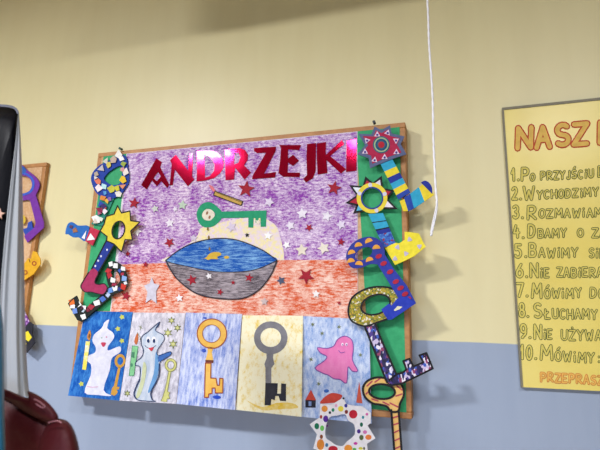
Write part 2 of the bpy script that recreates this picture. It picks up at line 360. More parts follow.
# 2: grey-blue ghost
f = DT(403, .102)
d2 = sheet('drawing', 'smiling grey-blue ghost with green candle on pale grey paper, second drawing from the left', 'drawing', [(133.2, 312.5), (185.3, 313), (176, 403.8), (119.6, 400.6)], f,
           crayon('pale_grey_crayon', '9a98a8', 'e2e0ea', .38, .78, (90, 90, 40), 25, blot=20), DG)
L1 = off(f, .0008); L2 = off(f, .0016); L3 = off(f, .0024); L4 = off(f, .0032)
out = [(159.4, 322.4), (155.3, 330.2), (162.8, 334.7), (163.9, 340.2), (157.2, 350.2), (158.3, 355.4), (167.2, 352.4), (170.8, 351.7), (170.4, 355.2), (162, 360.5), (159.4, 364), (158.3, 377.2), (151, 391.7), (152, 399.4), (155, 401.4), (140, 400.4), (136, 398.6), (134, 392.8), (139.4, 379.4), (139.8, 367), (135.5, 365.4), (136.2, 361.5), (141.7, 356.8), (143.3, 350.2), (141.1, 343.6), (141.8, 336.4), (148.4, 331.3), (155, 325.4)]
do = dense(out, n=3)
g = MB().plate(do, L1); g.plate(dense([(158.6, 355.6), (167.2, 352.4), (170.8, 351.7), (170.4, 355.2), (162, 360.5), (158, 361.5)], n=3), L2, m=1)
g.plate(dense([(156, 352), (158.5, 360), (157.5, 376), (150.5, 391), (148, 391), (153.5, 374), (155, 360)], n=3), L2, m=4)
g.plate(dense([(143.5, 362), (146.5, 368), (144, 384), (139, 397), (136, 396), (141, 380)], n=3), L2, m=6)
for x in (148.2, 153.9): g.plate(ell(x, 339.6, 2, 3.2, 0, 16), L2, m=2); g.plate(ell(x, 340.8, 1.3, 2, 0, 12), L3, m=3)
g.stroke(dense([(144.6, 345.4), (148, 348), (151.4, 348.4), (155.6, 345.6)], False, 4), .5, L2, 3); g.plate(dense([(148.6, 348), (151, 347.6), (153.6, 347.4), (151.4, 351.2)], n=3), L3, m=5)
g.stroke(do, .7, L3, 3, True); g.stroke([(159.6, 322), (158, 326), (156, 328)], 1.1, L3, 3)
g.stroke(dense(out[10:14], False), 1.3, L4, 3); g.stroke(dense(out[16:19], False), 1.3, L4, 3)
g.build('ghost', [crayon('ghost_grey', '9cb2cc', 'dde2ea', .3, .8, (60, 60, 14)), paper('3a6ab4'), paper('f2f2f6'), paper('283c68'), paper('6a9fd2'), paper('d2404e'), paper('cdd4a8')], d2)
g = MB().plate([(132.2, 345.8), (138, 346.3), (133.7, 375.8), (129, 375.6)], L2).stroke([(132.2, 345.8), (138, 346.3), (133.7, 375.8), (129, 375.6)], .4, L3, 1, True); g.plate([(131.4, 352), (134.5, 352), (134, 358), (131, 357)], L3, m=1); g.plate(ell(131.6, 365, 1, 2, 0, 10), L3, m=1)
g.build('candle', [paper('86cc92'), paper('4a8a68')], d2)
plate('flame', dense([(137.2, 333), (138.2, 339), (136.2, 344.6), (134.2, 341)], n=3), L2, paper('c46a3c'), d2)
MB().stroke(dense([(137.4, 332.5), (138.6, 335), (140, 337), (140, 340)], False, 3), .5, L2).stroke([(139, 326), (142, 328.5)], .5, L2).stroke([(141, 325.5), (139.8, 330)], .5, L2).build('spark', paper('7c8450'), d2)
yk = paper('cfcf80')
g = MB().plate([ell(170.6, 365, 5.8, 6.5), ell(170.6, 365, 3.4, 4, 0, 18)], L1).plate([(168.6, 371), (171, 371.3), (167.4, 391.2), (169.8, 392.8), (168.6, 395.2), (169.6, 398.4), (167, 399), (166.6, 402), (161, 401.4), (164.4, 391)], L1)
g.stroke(ell(170.6, 365, 5.8, 6.5), .5, L2, 1, True); g.stroke(ell(170.6, 365, 3.4, 4), .4, L2, 1, True); g.stroke([(168.6, 371.2), (164.6, 391), (161, 401.2)], .4, L2, 1); g.stroke([(171, 371.3), (167.4, 391.2), (169.8, 392.8), (168.6, 395.2), (169.6, 398.4), (167, 399), (166.6, 402)], .4, L2, 1)
g.build('key', [yk, paper('86854a')], d2)
for x, y, R in ((171.4, 320.4, 3.6), (177.4, 327.8, 3.6), (167.8, 332.7, 4.4), (173, 344, 4.4), (127.2, 393.3, 3.2)):
    MB().plate(star(x, y, R, R * .4, 6), L1).stroke(star(x, y, R, R * .4, 6), .45, L2, 1, True).build('star', [paper('d4d690'), paper('66702e')], d2)
# 3: golden key on blue
f = DT(409, .108)
d3 = sheet('drawing', 'golden key with red outline on light blue crayon, middle one of the row of drawings', 'drawing', [(185.8, 312.6), (242, 314), (235, 410), (176.4, 403.8)], f,
           crayon('light_blue_crayon', '5c78c8', 'd2daf2', .36, .72, (120, 120, 16), 4, blot=16), DG)
L1 = off(f, .0008); L2 = off(f, .0016)
kk = [(205.3, 363), (211, 363.2), (210.6, 378), (216, 378.2), (217.2, 385.3), (219.3, 385.3), (219.6, 378.2), (223, 378.6), (222.6, 392.9), (215.3, 392.9), (215, 388), (212, 388), (212, 393.3), (208.6, 394), (208.4, 397.3), (204.4, 397.3)]
nk = [(207.4, 346.8), (213.6, 347.2), (211.8, 352.5), (213.3, 360.4), (205.5, 360), (207.6, 352.3)]
g = MB().plate([ell(211.8, 333.6, 14.8, 14.8), ell(211.4, 333.6, 9, 8.9, 0, 24)], L1).plate(nk, L1).plate(kk, L1).plate([(205.3, 359.8), (213.4, 360.2), (213.2, 362.9), (205.3, 362.6)], L2, m=1)
g.stroke(ell(211.8, 333.6, 14.8, 14.8), .9, L2, 2, True); g.stroke(ell(211.4, 333.6, 9, 8.9), .5, L2, 2, True); g.stroke(kk, 1, L2, 2, True)
g.build('key', [crayon('gold_crayon', 'dba63c', 'ecc46c', .2, .8, (30, 30, 30)), paper('6e3428'), paper('a04a34')], d3)
BB = crayon('blue_scribble', '2246b8', '6d86cc', .1, .6, (60, 60, 200))
for x, y, rx, ry in ((216.8, 397.2, 4.2, 1.8), (203.8, 350.6, 2.4, 1.8), (205, 318, 2, .8)): plate('scribble', ell(x, y, rx, ry, 4, 14), L1, BB, d3)
# 4: grey key on yellow
f = DT(415, .104)
d4 = sheet('drawing', 'big dark grey key on pale yellow crayon, between blue key and pink ghost drawings', 'drawing', [(242.6, 315.2), (303, 315.6), (301.4, 416.8), (236, 409.8)], f,
           crayon('pale_yellow_crayon', 'e2c234', 'f3eece', .50, .80, (70, 70, 50), 30, blot=20), DG)
L1 = off(f, .0008); L2 = off(f, .0016)
GREY = crayon('pencil_grey', '6e6e76', '8a8a90', .2, .8, (50, 50, 50))
g = MB().plate([ell(270.7, 337.8, 16.8, 16.5), ell(270.7, 337.4, 10.4, 9.6, 0, 24)], L1).plate([(266.4, 354), (273.4, 354), (273, 358), (274.4, 364), (271.3, 368), (271.3, 383.2), (265.4, 383), (265.4, 368), (264.4, 364), (266.6, 358)], L1)
g.build('key_handle', GREY, d4)
plate('key_bit', [(265.4, 382.9), (277.8, 383.3), (277.2, 393.6), (280.8, 393.8), (281.2, 383.4), (286, 383.9), (286, 401.2), (280, 400.8), (278.6, 396), (275.4, 396), (274.8, 400.2), (271.3, 399), (270.7, 405.4), (264.6, 405.2)], L1, paper('2e2e38'), d4)['label'] = 'blackened key bit'
plate('yellow_smear', dense([(246, 400), (262, 407), (276, 403), (292, 403), (298, 408), (280, 409), (262, 410)], n=3), off(f, .0005), crayon('yellow_smear', 'e4bf3c', 'efe0a0', .25, .7, (60, 60, 60)), d4)
# 5: pink ghost
f = DT(423, .078)
d5 = sheet('drawing', 'pink ghost floating over red-roofed houses on light blue crayon, rightmost of the drawings', 'drawing', [(303.2, 316), (369, 319.5), (371.8, 423.8), (301.8, 416.8)], f,
           crayon('sky_blue_crayon', '6c92d2', 'd4e0f4', .34, .74, (90, 90, 40), 35, blot=15), DG)
L1 = off(f, .0008); L2 = off(f, .0016); L3 = off(f, .0024)
out = dense([(344.4, 336), (351.6, 339.6), (353.3, 348.4), (352.4, 360), (357.8, 370.7), (352, 371), (348, 367), (346.6, 383), (340, 379.4), (333.8, 378.7), (328, 375), (323, 373.3), (315, 368), (324, 361), (326.7, 356.4), (320.4, 352.9), (317.4, 347.6), (326.7, 348.4), (333.8, 345.8), (337.3, 339.6)], n=3)
g = MB().plate(out, L1).stroke(out, .8, L2, 1, True)
for x in (342.5, 346.5): g.plate(ell(x, 344.4, 1.3, 1.7, 0, 10), L2, m=2); g.plate(ell(x + .2, 344.8, .6, .8, 0, 8), L3, m=1)
g.stroke(dense([(338.6, 350.5), (341, 352.8), (344.6, 352)], False, 4), .6, L2, 1)
g.build('ghost', [crayon('pink_crayon', 'da66aa', 'e88cc0', .2, .9, (60, 60, 30)), paper('7e4aa2'), paper('f0dcea')], d5)
for x, y in ((312.6, 324.4), (322, 333.4), (339, 327), (360.4, 355), (311, 359.4), (318.6, 383.8)):
    MB().plate(star(x, y, 2.6, .9, 6, 10), L1).build('star', paper('76805e'), d5)
ROOF = paper('cc4636')
h = plate('house', [(305.4, 399.8), (315.8, 400.1), (315.6, 407.7), (305.4, 407.4)], L1, paper('1c2030'), d5)
plate('roof', [(310.9, 389.6), (316, 400.2), (305.2, 400)], L2, ROOF, h); plate('window', [(308.6, 401.4), (311.4, 401.5), (311.4, 406), (308.6, 405.9)], L2, paper('7a92c4'), h)
h = plate('house', [(321, 403), (338, 402.5), (338, 409), (321, 409)], L1, paper('e6e2ea'), d5)
plate('roof', dense([(329, 394), (334, 393), (342, 395.2), (340, 399.5), (337.3, 402.3), (328, 403.2), (320, 403.3), (323, 398.5)], n=3), L2, ROOF, h)
plate('scribble', ell(326.4, 391, 2.6, 1.7), L1, paper('3a6ac0'), d5)
plate('tower', [(359.2, 381.4), (362.4, 403.4), (356.2, 402.6)], L1, paper('cf5a42'), d5)

# ------------------------------------------------------------------ the paper keys
KG = 'painted cardboard keys pinned around the board'
T = .0035
def key(label, at): return thing('cardboard_key', label, 'key', at, KG)
def part(t, name, loops, d, mat, th=T, lab=None):
    o = plate(name, loops, d, mat, t, th)
    if lab: o['label'] = lab
    return o
def border(t, loops, wd, d, mat=INK, name='border'):
    b = MB()
    for l, cl in loops: b.stroke(l, wd, d, 0, cl)
    return b.build(name, mat, t)
def scrap(t, x, y, r, h, d, n=4, r2=.6, name='paper_scrap'):
    a = random.uniform(0, 6.28); p = [(x + r * 1.42 * random.uniform(r2, 1.2) * math.cos(a + 2 * PI * i / n), y + r * 1.42 * random.uniform(r2, 1.2) * math.sin(a + 2 * PI * i / n)) for i in range(n)]
    return plate(name, p, d, paper(h), t, .001)
# blue ring with crumpled scraps (top left)
kd = .066
k = key('blue cardboard key covered in crumpled paper scraps, top left corner of the board', W(100, 222, kd))
BLU = paper('1c3f9e')
part(k, 'bow', [dense([(91, 180), (93, 172), (100, 165), (110, 160), (119, 155), (126, 156.5), (128, 168), (129, 181), (124.5, 189.5), (119, 195.5), (110, 199), (101, 196.5), (95, 191)], n=4), dense([(104, 178), (110, 171), (120.5, 165.8), (122, 174.5), (120, 183), (113, 185.3), (106.5, 182)], n=4)], kd, BLU)
part(k, 'shaft', [(99, 194), (114, 198.5), (107, 214), (103, 226), (91, 224), (95.5, 218), (98, 209)], kd - .002, paper('2a8a78'))
fb = tilt((96, 232), kd + .002, (66, 230), kd + .018)
part(k, 'bit', dense([(65.2, 233.5), (67.5, 224.5), (72, 222), (78, 225.5), (89, 226.5), (85.4, 241), (79, 237.5), (73, 237.3), (68, 234.2)], n=3), fb, paper('1f68b8'), lab='blue bit reaching past the left frame')
part(k, 'bit', [(90.5, 227), (99.5, 230.5), (92.5, 245.5), (85.3, 241)], off(fb, .0006), paper('c42848'), lab='red band of the bit')
for p in ([(90.5, 233.2), (86.6, 240.5), (95, 239.4)], [(86.5, 230.2), (81.6, 237.8), (84.6, 239.2)]): part(k, 'paper_scrap', p, off(fb, .002), WHITE, .0008)
scrap(k, 74.5, 230.5, 2.6, 'a06a4a', off(fb, .002)); scrap(k, 71, 226.5, 1.6, '5a3a5a', off(fb, .002))
for x, y, r, h in [(119, 155.5, 3.6, 'f0eee8'), (121.5, 158.5, 2.4, 'ffffff'), (108.5, 164.5, 2.8, 'dccb60'), (105.5, 161.5, 3.2, 'd8d2c4'), (113.5, 159.5, 3.4, 'c9b2a0'), (101.5, 168.5, 3, 'c4bcc0'), (96, 174, 2.8, 'b8a898'), (98.4, 181.6, 2.8, 'e07a5a'), (98, 188, 3, 'f4e6e8'), (104, 186.5, 2.6, 'b8e4e6'),
                   (112, 189, 3.2, 'c8c440'), (117.5, 188.5, 2.4, 'd6cc38'), (122.5, 186.5, 2.6, 'e0926a'), (123.2, 179.7, 2.8, 'eec62a'), (125, 171.5, 3, 'f2e8e0'), (123, 163.5, 2.4, '9cae48'), (122.4, 169, 2, 'd89a9a'), (95.5, 177.5, 1.8, 'e8dcd0'), (118.5, 194, 2.6, 'ece6dc'),
                   (102.5, 198, 2.6, 'e08a3c'), (107, 201, 3, 'e6b83c'), (109.5, 199, 2, '8a62a8'), (101, 204, 3.4, '2448a8'), (103.5, 206, 2.4, '3c2c6a'), (100, 210, 3, '8a2448'), (105, 207, 2, 'c84a3a'), (104.5, 211, 2.2, 'ece2ea'), (99, 213, 2, 'b45a7a'), (96.5, 218.5, 3.4, 'f0f2ee'), (95, 222, 2.4, 'e6d2c4'), (101, 219, 2.2, 'e2e6d8'), (105, 193, 2, '5aa0d8')]:
    scrap(k, x, y, r, h, tilt((x, y), kd + .0025 + random.uniform(0, .004), (x + random.uniform(-3, 3) + .1, y + 3), kd + .005), random.choice((3, 4, 4, 5)))
# yellow star key
kd = .081
k = key('key with yellow star bow, blue shaft and maroon bit, left side of the board', W(88, 292, kd))
st = [(117.5, 205.5), (121.5, 213), (130, 210.8), (130.6, 220.6), (140, 222), (130.6, 231), (132.5, 240), (125, 239.6), (121.5, 252), (114, 244), (106.5, 240.8), (107, 236.5), (100, 231), (104, 224), (106, 216.4), (114, 214)]
hl = ell(118.3, 230, 6.2, 9, 14, 26)
part(k, 'bow', [st, hl], kd, paper('e6cf3e')); border(k, [(st, True), (hl, True)], 1.2, kd + .0006)
sh = [(106.5, 240), (114.2, 244.6), (98.2, 272.6), (91.6, 268.8)]
g = MB().plate(sh, kd - .001, T)
for x, y in ((107, 249.8), (101, 256.2), (98.1, 260.7), (95.3, 266)): g.plate(ell(x, y, .9, 1.1, 0, 10), kd - .0002, .0004, 1)
g.build('shaft', [paper('1a3590'), paper('dfe2f2')], k); border(k, [([sh[1], sh[2]], False), ([sh[0], sh[3]], False)], 1.2, kd)
bt = dense([(91.8, 268.6), (98.2, 272.6), (95.4, 279), (95, 283), (99, 284.4), (104, 283.5), (107.2, 288), (103.5, 294.3), (97, 293.6), (91, 292), (85, 292), (80.8, 287.4), (82.5, 282)], n=3)
part(k, 'bit', bt, kd - .0006, paper('a62a5a')); border(k, [(bt[3:], False)], .9, kd + .0004)
# black mosaic key
kd = .0755
k = key('black cardboard key with small mosaic pieces, lower left of the board', W(82, 320, kd))
rg = dense([(105.5, 272), (110, 263.4), (115, 261.2), (123, 267), (127.4, 279), (126.4, 287), (121, 291.4), (114, 293.5), (109, 287)], n=4); hl = dense([(112, 269), (117.6, 272.6), (120, 280), (116, 285.4), (112.4, 280)], n=4)
DK = paper('16201e')
part(k, 'bow', [rg, hl], kd, DK); part(k, 'shaft', [(109, 287), (119, 290), (112, 296), (99, 307), (86, 318), (81, 312), (98, 297.5)], kd - .0006, DK)
part(k, 'bit', [(81.5, 321.8), (77, 320), (67.8, 303.6), (71.5, 299), (76.5, 295.6), (78.4, 300), (78.6, 303), (86, 311), (88, 317)], tilt((86, 316), kd, (70, 300), kd + .012), DK)
for x, y, r, h in [(71.4, 302.4, 3, 'e0702a'), (72.6, 306.4, 2.2, 'eceef0'), (78, 304, 2.4, 'eef0ee'), (74.6, 311, 2.4, '6f8fd2'), (83.4, 308, 2.4, 'f0f0f0'), (80.6, 307, 1.6, '8a3a62'), (83.6, 316.6, 2.4, 'f2f2f0'), (82.6, 310.6, 1.7, 'c8d8e8'), (87.6, 310, 1.8, '7a2438'), (90.6, 307, 2.6, 'a8283c'), (97, 303, 3, 'ececea'), (102.6, 298.8, 2.2, '4a70c4'),
                   (107.6, 294.8, 2.4, 'b6c8e8'), (110.6, 290.4, 2.4, '6c9ae0'), (115, 288.2, 2.8, 'eef0f0'), (110.8, 264.4, 2.2, 'f2f4f2'), (115.2, 265.6, 2.2, 'f0f2f2'), (108.2, 270.6, 2.4, 'c02a34'), (109.4, 275, 2.4, 'b82432'), (113, 280.4, 2.4, 'eeeeea'), (113.6, 285, 2.2, 'a02848'), (123, 268.6, 2.4, 'eef0ee'), (119.8, 270.4, 1.6, '3a5ab4'), (122.4, 273.8, 1.6, 'b02c48'), (124.6, 278.4, 2.4, '8ab0e8'), (123, 287, 2.6, 'cc3428'), (119, 289, 1.5, '2a3a88'), (125.4, 283, 1.6, 'e8e8ea')]:
    scrap(k, x, y, r, h, kd + .001 + (.011 * max(0, 86 - x) / 16 if x < 86 else 0), 4, .7)
# red star with spiral, striped shaft
kd = .086
k = key('key with red eight-pointed spiral star and yellow-blue striped shaft, top right corner', W(398, 205, kd))
st = [(358, 133.6), (371.5, 134.2), (374.5, 126.4), (381.5, 130), (390, 125.2), (391.6, 133.4), (404.4, 136.4), (400.6, 144), (406.4, 154.2), (393, 158.6), (381, 163.4), (370, 168.2), (368.6, 158), (357.4, 154.2), (365, 145)]
cx, cy = 381.6, 145.6
inn = [(cx + (x - cx) * .80, cy + (y - cy) * .80) for x, y in st]
g = MB().plate(st, kd, T).plate(inn, kd + .0008, .0006, 1)
for x, y, a in ((367, 140.4, 200), (377.2, 134.6, 0), (387.6, 132.8, 20), (396, 140.4, 60), (396.4, 152.2, 120), (384.6, 157.2, 0), (374.6, 160, 10), (365, 151.8, 0)):
    g.plate(star(x, y, 3.5, 1.75, 3, a), kd + .0016, .0004, 2); g.plate(ell(x, y + .2, 1.2, 1.2, 0, 8), kd + .0022, .0004, 3)
g.build('bow', [paper('5a6488'), paper('b01c48'), paper('e2cfe4'), paper('4a2a86')], k)
g = MB()
for i, (r, m) in enumerate(((8.6, 0), (7.4, 1), (6, 2), (4.6, 0), (3.2, 3))): g.plate(ell(381.3, 144.7, r, r, 0, 24), kd + .0018 + .0006 * i, .0004, m)
g.build('spiral', [paper('2c5c74'), paper('9fb88a'), paper('1d4a78'), paper('b41c30')], k)
def bands(t, name, A, B_, cuts, cols, d, th=T, mats=None):
    """A and B_: the two long edges; cuts: fractions along"""
    g = MB(); le = lambda e, k: (e[0][0] + (e[1][0] - e[0][0]) * k, e[0][1] + (e[1][1] - e[0][1]) * k)
    for a, c, m in zip(cuts, cuts[1:], cols): g.plate([le(A, a), le(A, c), le(B_, c), le(B_, a)], d, th, m)
    return g.build(name, mats, t)
CY, YE, BL, DB = paper('2ea6cc'), paper('ecd531'), paper('2446a4'), paper('1c2f94')
SM = [CY, YE, BL, DB]
fs = tilt((386, 161), kd - .003, (404, 200), kd + .003)
bands(k, 'shaft', ((380.3, 163.7), (398.3, 199.5)), ((392.3, 159), (410.4, 192.5)), (0, .22, .40, .56, .72, .88, 1.0), (0, 1, 3, 0, 1, 2), fs, T, SM)
fb = tilt((405, 200), kd + .002, (431, 186), kd + .028)
bands(k, 'bit', ((410.2, 193.5), (427, 181)), ((414, 208.4), (434, 194.8)), (0, .52, 1), (0, 1), fb, T, SM)
part(k, 'bit', dense([(420.9, 182.4), (425, 180.6), (429, 182.6), (432, 187.6), (432.2, 194)], False, 4) , off(fb, .0008), DB, lab='dark blue rounded end')
part(k, 'bit', [(404.5, 197), (410.3, 193.6), (414, 208.3), (407.8, 211.4), (402.5, 204)], off(fb, -.0006), BL)
part(k, 'bit', [(399.7, 201), (404.4, 199), (408, 211), (403.2, 211.2)], off(fb, .0004), YE)
# yellow spiked ring, blue shaft, yellow bit
kd = .078
k = key('key with yellow ring of red and white spikes and broad yellow bit, upper right side', W(404, 262, kd))
for tip, ang, h in (((349, 185), 0, 'e6eef4'), ((365.3, 176.2), 0, 'b01c34'), ((381.8, 175.6), 0, 'e4dcea'), ((395, 190.2), 0, 'b01c34'), ((397.6, 209), 0, 'ece4ee'), ((345.2, 203), 0, 'b01c34'), ((353, 213.6), 0, '5cb4d6')):
    v = Vector((tip[0] - 372, tip[1] - 198)); L_ = v.length; u = v / L_; n = Vector((-u.y, u.x)); c = Vector((372, 198))
    p = [tuple(c + u * 13 + n * 6.2), tip, tuple(c + u * 13 - n * 6.2)]
    q = [tuple(c + u * 13.5 + n * 4), tuple(c + u * (L_ - 4.4)), tuple(c + u * 13.5 - n * 4)]
    MB().plate(p, kd - .0012, .003).plate(q, kd - .0004, .0006, 1).build('spike', [INK, paper(h)], k)
RY = paper('ecd640')
g = MB().plate([ell(372, 198, 15.4, 15.2, 0, 32), ell(372, 198, 10, 10, 0, 30)], kd, T).plate([ell(372, 198, 11.3, 11.3, 0, 30), ell(372, 198, 9.8, 9.8, 0, 30)], kd + .0008, .0004, 1)
for a in (200, 262, 342, 70): g.plate(ell(372 + 13.2 * math.cos(math.radians(a)), 198 + 13.2 * math.sin(math.radians(a)), 2.4, 2, a, 8), kd + .0008, .0004, 2)
g.build('bow', [RY, paper('24408e'), paper('d9d6e8')], k)
fs = tilt((375, 214), kd - .001, (389, 246), kd + .004)
bands(k, 'shaft', ((368.2, 214), (384, 247.6)), ((383, 213), (395.6, 243)), (0, .24, .27, .46, .5, .62, 1), (0, 4, 0, 4, 3, 5), fs, T, [CY, YE, BL, DB, INK, speck('blue_red_dabs', ['2a62b8', '1d3f9a', '4a8ad0', '8a2444', '3a70c8', '2450a8'], (170, 170, 170))])
fb = tilt((390, 246), kd + .004, (423, 240), kd + .034)
g = MB().plate([(384.6, 247.4), (395.6, 242.8), (399, 243.4), (404.6, 239.8), (404.6, 231.6), (412, 232.4), (419, 233.4), (423, 242), (425.8, 246.6), (414, 256.2), (405, 260.6), (395, 265)], fb, T)
for x, y in ((409.6, 239.4), (419.4, 246.4), (397.4, 247.2), (406, 253.6), (395, 258.6)): g.plate(star(x, y, 3, 1.9, 3, x * 7), off(fb, .0008), .0004, 1)
g.build('bit', [paper('efe038'), paper('c2bad2')], k)
# blue ring with orange half moons
kd = .092
k = key('blue key with orange half-moons on its ring and red dots down the shaft, right side', W(398, 312, kd))
NB = paper('2a3694')
rg = dense([(346, 257), (350, 246), (359, 239), (370.5, 236.6), (380, 240.4), (384.2, 249), (384.7, 256), (383, 262.6), (378.7, 264.4), (370.7, 264), (361, 267.6), (351, 267.2)], n=4)
hl = ell(363.6, 253.6, 9.4, 5.6, -28, 24)
g = MB().plate([rg, hl], kd, T)
for x, y, a in ((369, 241, -20), (358.6, 245.2, -10), (351.7, 252.6, -15), (351, 261, -10), (359, 263.8, 5), (369.7, 259.8, -15), (376.4, 247.6, -5)):
    r = math.radians(a); g.plate([(x + 3.9 * math.cos(PI + r + PI * i / 10), y + 1.2 + 4.2 * math.sin(PI + r + PI * i / 10)) for i in range(11)], kd + .0008, .0006, 1)
g.build('bow', [NB, paper('e6a23c')], k)
g = MB().plate([(377.5, 264.4), (385.2, 255), (393.6, 268.5), (406.8, 285.6), (416, 303), (399.5, 300), (386.6, 279)], kd - .0006, T)
for x, y in ((378.7, 256.2), (383.6, 263.4), (390, 271.8), (395.8, 281.6), (400.6, 288), (405, 294), (408, 299)): g.plate(ell(x, y, 3.4, 2.2, -25, 14), kd + .0012, .0006, 1)
g.build('shaft', [paper('2a3aa4'), paper('b01e3a')], k)
fb = tilt((384, 312), kd - .002, (416, 303), kd + .012)
g = MB().plate([(415.9, 303.2), (392, 319.4), (388.2, 320), (384.6, 315), (381.2, 309.4), (389, 303.5), (391.5, 305.5), (397, 298.8), (400, 297), (408, 297)], off(fb, .0008), T)
g.plate([(393.8, 310.2), (397.6, 306), (402.6, 306.8), (399.5, 309.2), (395, 311)], off(fb, .0016), .0006, 1)
g.build('bit', [paper('2038b0'), paper('e4e0c0')], k)
# olive mosaic ring, purple shaft
kd = .084
k = key('key with olive speckled ring and black-edged purple confetti shaft, lower right side', W(395, 384, kd))
OL = speck('olive_dabs', ['8a8a24', '6f7a22', 'c0a828', '7a6a2a', 'a8a030', '9a8a20', 'dcd8c4', '5a6a2a', 'b89a2a'], (230, 230, 230))
PU = speck('purple_confetti', ['2c2460', 'c8bcdc', '1c1c50', '4a3488', 'e6e0ee', '14143a', '8a3a60', '3a5ab8', '221c50'], (150, 150, 95))
rg = dense([(348.3, 309.5), (352, 298), (362, 290.6), (374, 287), (388, 287.4), (397, 291.6), (399.6, 299), (398, 309), (391, 317), (376.7, 322.6), (366, 326), (358, 324.4), (350.4, 319.4)], n=4)
hl = ell(375.6, 304.6, 15, 9.6, -18, 28)
part(k, 'bow', [rg, hl], kd, OL); border(k, [(rg, True), (hl, True)], 1.8, kd + .0006)
sh = [(365, 327.2), (375.2, 323.8), (380.7, 338.3), (396.4, 374.4), (391.6, 385), (386.9, 382), (373.7, 349.2)]
part(k, 'shaft', sh, kd - .0004, PU); border(k, [([sh[0], sh[6], sh[5]], False), (sh[1:4], False)], 2.1, kd + .0004)
bt = [(386.9, 381.9), (396.4, 374.4), (403, 372.4), (406.3, 369.4), (403.2, 361), (409.4, 358.8), (413.4, 366.4), (423.4, 362.4), (419.4, 355.4), (426.5, 353), (432.8, 368.6), (401.7, 383.6), (391.5, 385.4)]
fb = tilt((390, 380), kd + .0004, (430, 360), kd + .045)
part(k, 'bit', bt, fb, PU); border(k, [(bt, True)], 2, off(fb, .0006))
# pale yellow striped ring
kd = .079
k = key('pale yellow key with thin red stripes and black edge, lowest at the right corner', W(398, 500, kd))
rg = dense([(363, 388), (367.4, 380.9), (377, 377.4), (388, 378.6), (399, 382), (403.4, 389), (403.6, 396), (400, 403.6), (398.4, 411), (391, 411.5), (387, 406.6), (380, 404.6), (372.8, 403.4), (365, 397)], n=4)
hl = ell(382, 391.6, 13, 7.4, 4, 26)
g = MB().plate([rg, hl], kd, T); shp = [(391.2, 410), (398.6, 410), (401.6, 450), (404.5, 492), (396.6, 493), (394.2, 450)]
g.plate(shp, kd - .0004, T)
for a, c in (((367, 386), (372, 381.4)), ((375, 382), (380, 378.6)), ((366, 394), (370, 390)), ((372, 399), (378, 401)), ((383, 402), (389, 405)), ((390, 403), (398, 407)), ((396, 396), (402, 394)), ((385, 380), (391, 383)), ((397, 386), (402, 390)),
             ((392.4, 418), (398.6, 416)), ((392.8, 425), (399, 423)), ((393.4, 433), (399.6, 430)), ((394, 441), (400.4, 438)), ((394.4, 449), (401, 446)), ((395, 458), (401.6, 455))): g.stroke([a, c], 1.5, kd + .0005, 1)
g.build('bow', [crayon('pale_yellow_paint', 'e2b05a', 'ecca84', .2, .8, (40, 40, 40)), paper('b8485a')], k)
border(k, [(rg, True), (hl, True), (shp[0:1] + shp[:0:-1][:3], False), (shp[1:4], False)], 2.2, kd + .0009)
# white polka dot ring
kd = .084
k = key('white key ring with spiky edge and coloured polka dots, lowest below the pink ghost', W(342, 470, kd))
out = [(320.2, 404), (331, 405), (343.2, 397.6), (346.4, 404.2), (353, 405.6), (362.2, 406.2), (370.8, 412.7), (370.8, 422.8), (367.6, 425.6), (375.4, 438.3), (366.9, 443.8), (368.4, 456), (356, 459), (348, 468), (339, 460.5), (325, 463), (322.6, 452), (313.2, 448.4), (317, 434.4), (309.6, 424.3), (319.4, 417.6)]
hl = dense([(329.5, 417.4), (337, 415.6), (345, 414.2), (348.4, 420.6), (354, 424.6), (354.6, 434.4), (347, 441.4), (342.6, 446), (336, 445), (331, 441.6), (325.7, 437.5), (325.7, 427)], n=3)
g = MB().plate([out, hl], kd, .001); ms = [paper('f0eef2')]; mk = {}
for x, y, rx, ry, h in [(158, 185, 20, 20, 'e8963c'), (262, 185, 18, 18, 'f0e04a'), (342, 220, 27, 28, 'c41c34'), (165, 250, 16, 22, '5a2a9a'), (108, 297, 15, 20, '1a7a58'), (142, 310, 13, 18, '6cc85a'), (132, 415, 24, 35, 'e08a34'), (212, 445, 30, 22, 'bc1c30'), (310, 440, 26, 24, 'f09a3a'), (440, 368, 20, 17, 'e8823c'),
                      (395, 370, 14, 17, '5a6a40'), (378, 330, 12, 14, '4a2a8a'), (418, 335, 13, 12, 'd87ab8'), (395, 287, 10, 14, '1a6a50'), (405, 240, 8, 10, '2a8a9a'), (430, 220, 9, 9, 'd86ab0'), (295, 165, 10, 12, '3a3a98'), (298, 205, 11, 13, '7a2a24'), (212, 193, 9, 12, '2a8a6a'), (192, 210, 8, 9, '2a2a3a'), (232, 165, 8, 10, 'e8a8d0'), (135, 237, 8, 12, 'a83a34'),
                      (137, 365, 10, 14, '8a4a2c'), (357, 408, 13, 9, 'c83aa0'), (350, 445, 13, 8, '5ab85a'), (390, 440, 14, 9, 'd8d040'), (172, 418, 10, 13, '3a7aa8'), (280, 118, 7, 7, '2a2a34'), (175, 295, 6, 7, '7a3a8a'), (412, 440, 6, 10, '5a5a2a')]:
    if h not in mk: mk[h] = len(ms); ms.append(paper(h))
    g.plate(ell(300 + x / 6.43, 380 + y / 6.43, rx / 6.43, ry / 6.43, 0, 16), kd + .0006, .0003, mk[h])
g.build('bow', ms, k)

